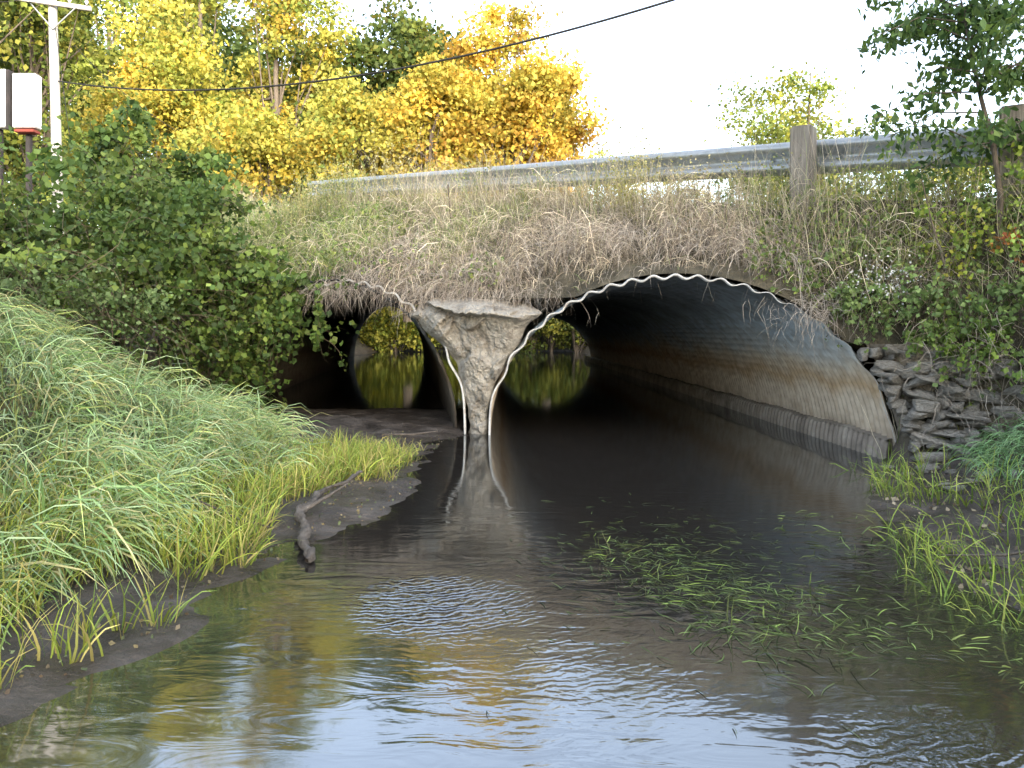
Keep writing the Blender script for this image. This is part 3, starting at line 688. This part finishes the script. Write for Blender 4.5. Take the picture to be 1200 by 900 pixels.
# ------------------------------------------------------------------ floating grass in the stream
cl_pts = [(.95,3.45),(1.05,3.15),(.75,4.1),(1.2,3.55),(.6,4.5),(1.3,3.3),(.9,4.5),(1.35,3.8),(1.6,3.3),(.85,3.8),(1.1,3.9)]
P = []
for i,(cx_,cy_2) in enumerate(cl_pts):
    n = int(R.integers(45,85)); b = np.stack([cx_+R.normal(size=n)*.14, cy_2+R.normal(size=n)*.15, np.full(n,.003)],-1)
    d = np.stack([.3+R.normal(size=n)*.7, -.5+R.normal(size=n)*.6, np.abs(R.normal(size=n))*.06],-1)
    up = R.random(n) < .08; d[up,2] = 1.0
    v,f,c = strands(b, d, R.uniform(.05,.17,n), R.uniform(.004,.009,n), pick([(.16,.24,.07),(.26,.38,.10),(.09,.12,.04),(.12,.15,.055),(.08,.09,.04)],n), segs=4, curl=.18, grav=.05, basecol=.6)
    v[:,2] = np.where(np.repeat(up, 10), v[:,2], np.clip(v[:,2], .003, .014))
    P.append((v,f,c))
n = 800; b = np.stack([R.normal(.95,.42,n), R.normal(4.2,.6,n), np.full(n,.003)],-1)
d = np.stack([.5+R.normal(size=n)*.6, -.5+R.normal(size=n)*.5, np.zeros(n)],-1)
v,f,c = strands(b, d, R.uniform(.04,.13,n), R.uniform(.004,.008,n), pick([(.06,.08,.03),(.08,.11,.04),(.12,.17,.05)],n), segs=3, curl=.14, grav=0)
v[:,2] = np.clip(v[:,2], .003, .008); P.append((v,f,c))
n = 220; b = np.stack([R.normal(2.05,.2,n), R.uniform(2.7,5.5,n), np.full(n,.003)],-1)
v,f,c = strands(b, np.stack([R.normal(size=n),R.normal(size=n)*.6,R.random(n)*.3],-1), R.uniform(.04,.14,n), R.uniform(.004,.009,n), pick([(.10,.13,.045),(.2,.28,.08)],n), segs=3, curl=.14, grav=.1)
v[:,2] = np.clip(v[:,2], .003, .04); P.append((v,f,c))
v,f,c = merge(P)
obj("floating_grass", mesh_np("floating_grass", v, f, M_grass, c), kind="stuff", label="green grass blades lying flat on the stream", cat="water grass")
n = 1500; y = R.uniform(2.2,9.5,n); x = XL(y)-R.uniform(-.05,.9,n); z = surf(x,y)+.008
v,f,c = leaves(np.stack([x,y,z],-1), R.uniform(.008,.03,n), pick([(.2,.17,.12),(.12,.09,.06),(.26,.22,.12),(.16,.2,.1)],n))
y2 = R.uniform(3,7.4,600); x2 = XR(y2)+R.uniform(-.05,.8,600); z2 = surf(x2,y2)+.012
l2 = leaves(np.stack([x2,y2,z2],-1), R.uniform(.012,.045,600), pick([(.3,.25,.17),(.16,.12,.08),(.4,.34,.24)],600))
v,f,c = merge([(v,f,c),l2])
obj("leaf_litter", mesh_np("leaf_litter", v, f, M_leaf, c), kind="stuff", label="small fallen leaves and debris on the mud", cat="leaf litter")

# ------------------------------------------------------------------ driftwood
yl = np.array([4.25,4.5,4.8,5.15,5.5,5.85,6.25])
pts = np.stack([logx(yl), yl, np.array([.02,.05,.08,.11,.13,.15,.17])],-1)
tt = np.linspace(0,6,60); pp = np.stack([np.interp(tt, range(7), pts[:,i]) for i in range(3)],-1)
pp = np.stack([np.convolve(np.pad(pp[:,i],3,mode='edge'), np.ones(7)/7, 'valid') for i in range(3)],-1)
pp[:,0] += .02*np.sin(tt*4)
rad = np.interp(tt,[0,.4,1,3,6],[.012,.026,.031,.028,.012])*(1+.2*np.sin(tt*5)+.1*np.sin(tt*13))
br = (np.array([[-1.40,5.15,.11],[-1.27,5.35,.17],[-1.2,5.6,.2]]), np.array([.015,.010,.004]))
v,f = tube([(pp,rad),br], 12)
v = v+.005*np.sin(v[:,[1,2,0]]*60)+.003*np.sin(v[:,[2,0,1]]*130)
obj("driftwood_log", mesh_np("driftwood_log", v, f, M_log, smooth=True), label="crooked brown driftwood log on the muddy shore", cat="log")
for i,(a_,b_,r_) in enumerate([((-1.9,4.6,.3),(-1.45,4.75,.08),.009),((3.0,3.9,.25),(2.3,4.3,.05),.008),((3.9,5.6,.25),(3.1,5.9,.1),.011),((-2.5,3.2,.16),(-1.95,3.6,.06),.010),((-1.5,9.0,.1),(-.9,9.3,.1),.015)]):
    a_ = np.array(a_); b_ = np.array(b_); m_ = (a_+b_)/2+R.normal(size=3)*.04
    v,f = tube([(np.array([a_,m_,b_]), np.array([r_*.6,r_,r_*.4]))],6)
    obj("fallen_branch", mesh_np("fallen_branch", v, f, M_log, smooth=True), label="thin bare fallen branch lying on muddy bank", cat="branch")

# ------------------------------------------------------------------ guardrail
g_root = bpy.data.objects.new("guardrail", None); link(g_root); g_root["label"] = "long galvanised guardrail on weathered timber posts beside road"; g_root["category"] = "guardrail"
A0 = np.array([7.5,5.5]); A1 = np.array([-4.6,17.6]); nseg = 80
prof = [(-.17,.0),(-.155,.03),(-.125,.095),(-.085,.10),(-.05,.045),(-.02,-.03),(.02,-.03),(.05,.045),(.085,.10),(.125,.095),(.155,.03),(.17,.0)]
V = []
for i in range(nseg+1):
    p = A0+(A1-A0)*i/nseg; zc_ = 3.25+.096*((p[1]-p[0])/1.414-2.2)
    V.append([[p[0]-.707*o_, p[1]-.707*o_, zc_+z_*1.22] for z_, o_ in prof]+[[p[0]-.707*(o_-.008), p[1]-.707*(o_-.008), zc_+z_*1.22] for z_, o_ in prof[::-1]])
V = np.array(V); V = np.concatenate([V, V[:, :1]], 1)
obj("rail", mesh_np("rail", V, grid_faces(V.shape[0], V.shape[1]), M_galv), parent=g_root)
def box(name, c, s, mat, rot=0, parent=None, bev=.012, **kw):
    bm = bmesh.new(); bmesh.ops.create_cube(bm, size=1)
    for q in bm.verts: q.co = Vector((q.co.x*s[0], q.co.y*s[1], q.co.z*s[2]))
    bmesh.ops.bevel(bm, geom=list(bm.edges), offset=bev, segments=2, affect='EDGES')
    me = bpy.data.meshes.new(name); bm.to_mesh(me); bm.free(); me.materials.append(mat)
    o = obj(name, me, parent=parent, loc=c, **kw); o.rotation_euler = (0,0,rot); return o
for px_ in (950,1194):
    k_ = (px_-600)/900; yy_ = 12.9/(1+k_); xx_ = k_*yy_
    zg = 2.65+.096*((yy_-xx_)/1.414-2.2); zc_ = zg+.62
    o = box("post", (xx_-.15, yy_-.15, zc_-.28), (.25,.25,1.14), M_wood, parent=g_root, bev=.02, label="weathered square timber post")
    o.rotation_euler = (.02, -.03, .785+.15)
for px_ in (905,700,985,1060):
    k_ = (px_-600)/900; yy_ = 12.98/(1+k_); xx_ = k_*yy_; zc_ = 3.25+.096*((yy_-xx_)/1.414-2.2)
    v,f = tube([(np.array([[xx_-.02,yy_-.02,zc_],[xx_+.02,yy_+.02,zc_]]), np.array([.02,.02]))],8)
    obj("bolt", mesh_np("bolt", v, f, M_galv), parent=g_root)
v,f = tube([(np.array([[-.95,12.0,2.9],[-1.0,12.0,3.6]]), np.array([.012,.012]))],6)
obj("marker_stake", mesh_np("marker_stake", v, f, M_bark), label="thin rusty metal stake on the embankment", cat="stake")

# ------------------------------------------------------------------ utility pole, cables, sign
up = bpy.data.objects.new("utility_pole", None); link(up); up.location = (-14.85,25,4.2); up["label"]="pale wooden utility pole with crossarm and insulators"; up["category"]="utility pole"
v,f = tube([(np.array([[.1,0,-.5],[0,0,4],[-.12,0,8.3]]), np.array([.17,.15,.125]))],14)
obj("pole", mesh_np("pole", v, f, M_pole, smooth=True), parent=up)
o = box("crossarm", (0,-.18,7.72), (2.4,.12,.14), M_pole, parent=up); o.rotation_euler=(0,.11,.1)
for xo in (-1.1,-.6,.55,1.1):
    v,f = tube([(np.array([[xo,-.18,7.8-xo*.11],[xo,-.18,7.88-xo*.11],[xo,-.18,7.95-xo*.11],[xo,-.18,8.03-xo*.11]]), np.array([.02,.06,.035,.05]))],8)
    obj("insulator", mesh_np("insulator", v, f, M_paint, smooth=True), parent=up)
for sx_ in (-1,1):
    v,f = tube([(np.array([[0,-.16,6.9],[sx_*.75,-.16,7.68-sx_*.08]]), np.array([.025,.025]))],6)
    obj("brace", mesh_np("brace", v, f, M_galv), parent=up)
def cable(p0, p1, sag, r, label):
    t = np.linspace(0,1,60)[:, None]; p = np.array(p0)*(1-t)+np.array(p1)*t; p[:,2] -= (4*sag*t*(1-t))[:,0]
    v,f = tube([(p, np.full(60,r))],6)
    obj("overhead_cable", mesh_np("overhead_cable", v, f, M_wire, smooth=True), label=label, cat="cable")
cable((-14.8,25,9.47),(9.3,12,9.0),1.6,.024,"thick dark sagging overhead cable crossing the sky")
cable((-14.2,24.9,10.6),(-10.5,24,7.6),.2,.010,"thin dark guy wire from utility pole")
cable((-15.9,24.8,12.0),(-30,24,12.5),.5,.012,"thin overhead wire leaving pole crossarm")
cable((-14.9,25,9.3),(-30,25,10.0),.5,.014,"thin overhead wire leaving utility pole")
cable((-14.9,25,11.5),(-13.2,23,6.8),.02,.010,"thin taut guy wire beside utility pole")
sg = bpy.data.objects.new("roadside_sign", None); link(sg); sg.location=(-12.9,20,4.1); sg["label"]="white blank boxy roadside sign on dark posts"; sg["category"]="sign"
box("panel",(-.52,0,3.25),(.66,.3,1.5),M_paint,parent=sg,bev=.02)
box("panel",(.26,.02,3.2),(.60,.3,1.4),M_paint,parent=sg,bev=.02)
box("divider",(-.12,-.1,3.2),(.09,.2,1.55),M_dark,parent=sg)
box("base_trim",(.28,0,2.41),(.5,.32,.08),M_red,parent=sg)
for xo in (-.5,.26): box("post",(xo,.1,1.2),(.12,.12,2.6),M_dark,parent=sg)

# ------------------------------------------------------------------ sapling on the right
sp = bpy.data.objects.new("sapling", None); link(sp); sp.location=(4.72,7.45,2.2); sp["label"]="young leaning tree with drooping green leaves by guardrail"; sp["category"]="tree"
rng = np.random.default_rng(5)
polys = []
stem = np.array([[0,0,-.2],[.02,0,.4],[-.07,-.03,.9],[-.2,-.05,1.35],[-.32,-.05,1.9],[-.38,0,2.4]])
polys.append((stem, np.array([.03,.027,.024,.02,.014,.006])))
stem2 = np.array([[-.45,.1,-.3],[-.6,.1,.2],[-.72,.05,.6]]); polys.append((stem2, np.array([.012,.009,.005])))
tips = []
for i in range(32):
    k_ = rng.uniform(1.9,5); st = np.array([np.interp(k_, range(6), stem[:,j]) for j in range(3)])
    ang = rng.uniform(0,6.28); L_ = rng.uniform(.35,1.0)*(1.3 if math.cos(ang) < 0 else 1)
    e = st+np.array([math.cos(ang)*L_, math.sin(ang)*L_*.6, rng.uniform(-.3,.35)])
    m_ = (st+e)/2+np.array([0,0,.12]); polys.append((np.array([st,m_,e]), np.array([.009,.006,.003])))
    for q in np.linspace(.25,1,8):
        tips.append(st*(1-q)**2+2*q*(1-q)*m_+q*q*e)
tips = np.array(tips); n = 3000; j = rng.integers(len(tips), size=n)
pts_ = tips[j]+rng.normal(size=(n,3))*.08-np.array([0,0,.05])
v,f,c = leaves(pts_, rng.uniform(.05,.13,n), pick([(.07,.13,.035),(.10,.17,.045),(.14,.22,.05),(.05,.10,.03)], n, rng), rng, up=1.1, aspect=.25)
obj("crown", mesh_np("crown", v, f, M_leaf, c), parent=sp)
v,f = tube(polys,7); obj("trunk", mesh_np("trunk", v, f, M_bark, smooth=True), parent=sp)

# ------------------------------------------------------------------ light, world, camera
w = bpy.data.worlds.new("World"); scene.world = w; w.use_nodes = True
nt = w.node_tree; bg = nt.nodes["Background"]
sky = nt.nodes.new("ShaderNodeTexSky"); sky.sky_type='NISHITA'; sky.sun_disc=False
sky.sun_elevation = SUN_EL; sky.sun_rotation = math.atan2(SUN_AZ[0], SUN_AZ[1]); sky.air_density=1.0; sky.dust_density=2.5
hs = nt.nodes.new("ShaderNodeHueSaturation"); hs.inputs["Saturation"].default_value=.60
nt.links.new(sky.outputs[0], hs.inputs["Color"]); nt.links.new(hs.outputs[0], bg.inputs[0]); bg.inputs[1].default_value = .88
sl = bpy.data.lights.new("sun", 'SUN'); sl.energy=2.8; sl.angle=math.radians(.5); sl.color=(1,.87,.68)
so = bpy.data.objects.new("sun", sl); link(so)
dvec = Vector((SUN_AZ[0]*math.cos(SUN_EL), SUN_AZ[1]*math.cos(SUN_EL), math.sin(SUN_EL)))
so.rotation_euler = dvec.to_track_quat('Z','Y').to_euler()
cam = bpy.data.cameras.new("camera"); cam.lens=27; cam.sensor_width=36; cam.shift_y=-61/1200; cam.clip_end=2000; cam.clip_start=.05
co = bpy.data.objects.new("camera", cam); link(co); co.location=(0,0,1.3); co.rotation_euler=(math.radians(90),0,0)
scene.camera = co
scene.view_settings.view_transform='Standard'; scene.view_settings.look='None'; scene.view_settings.exposure=0
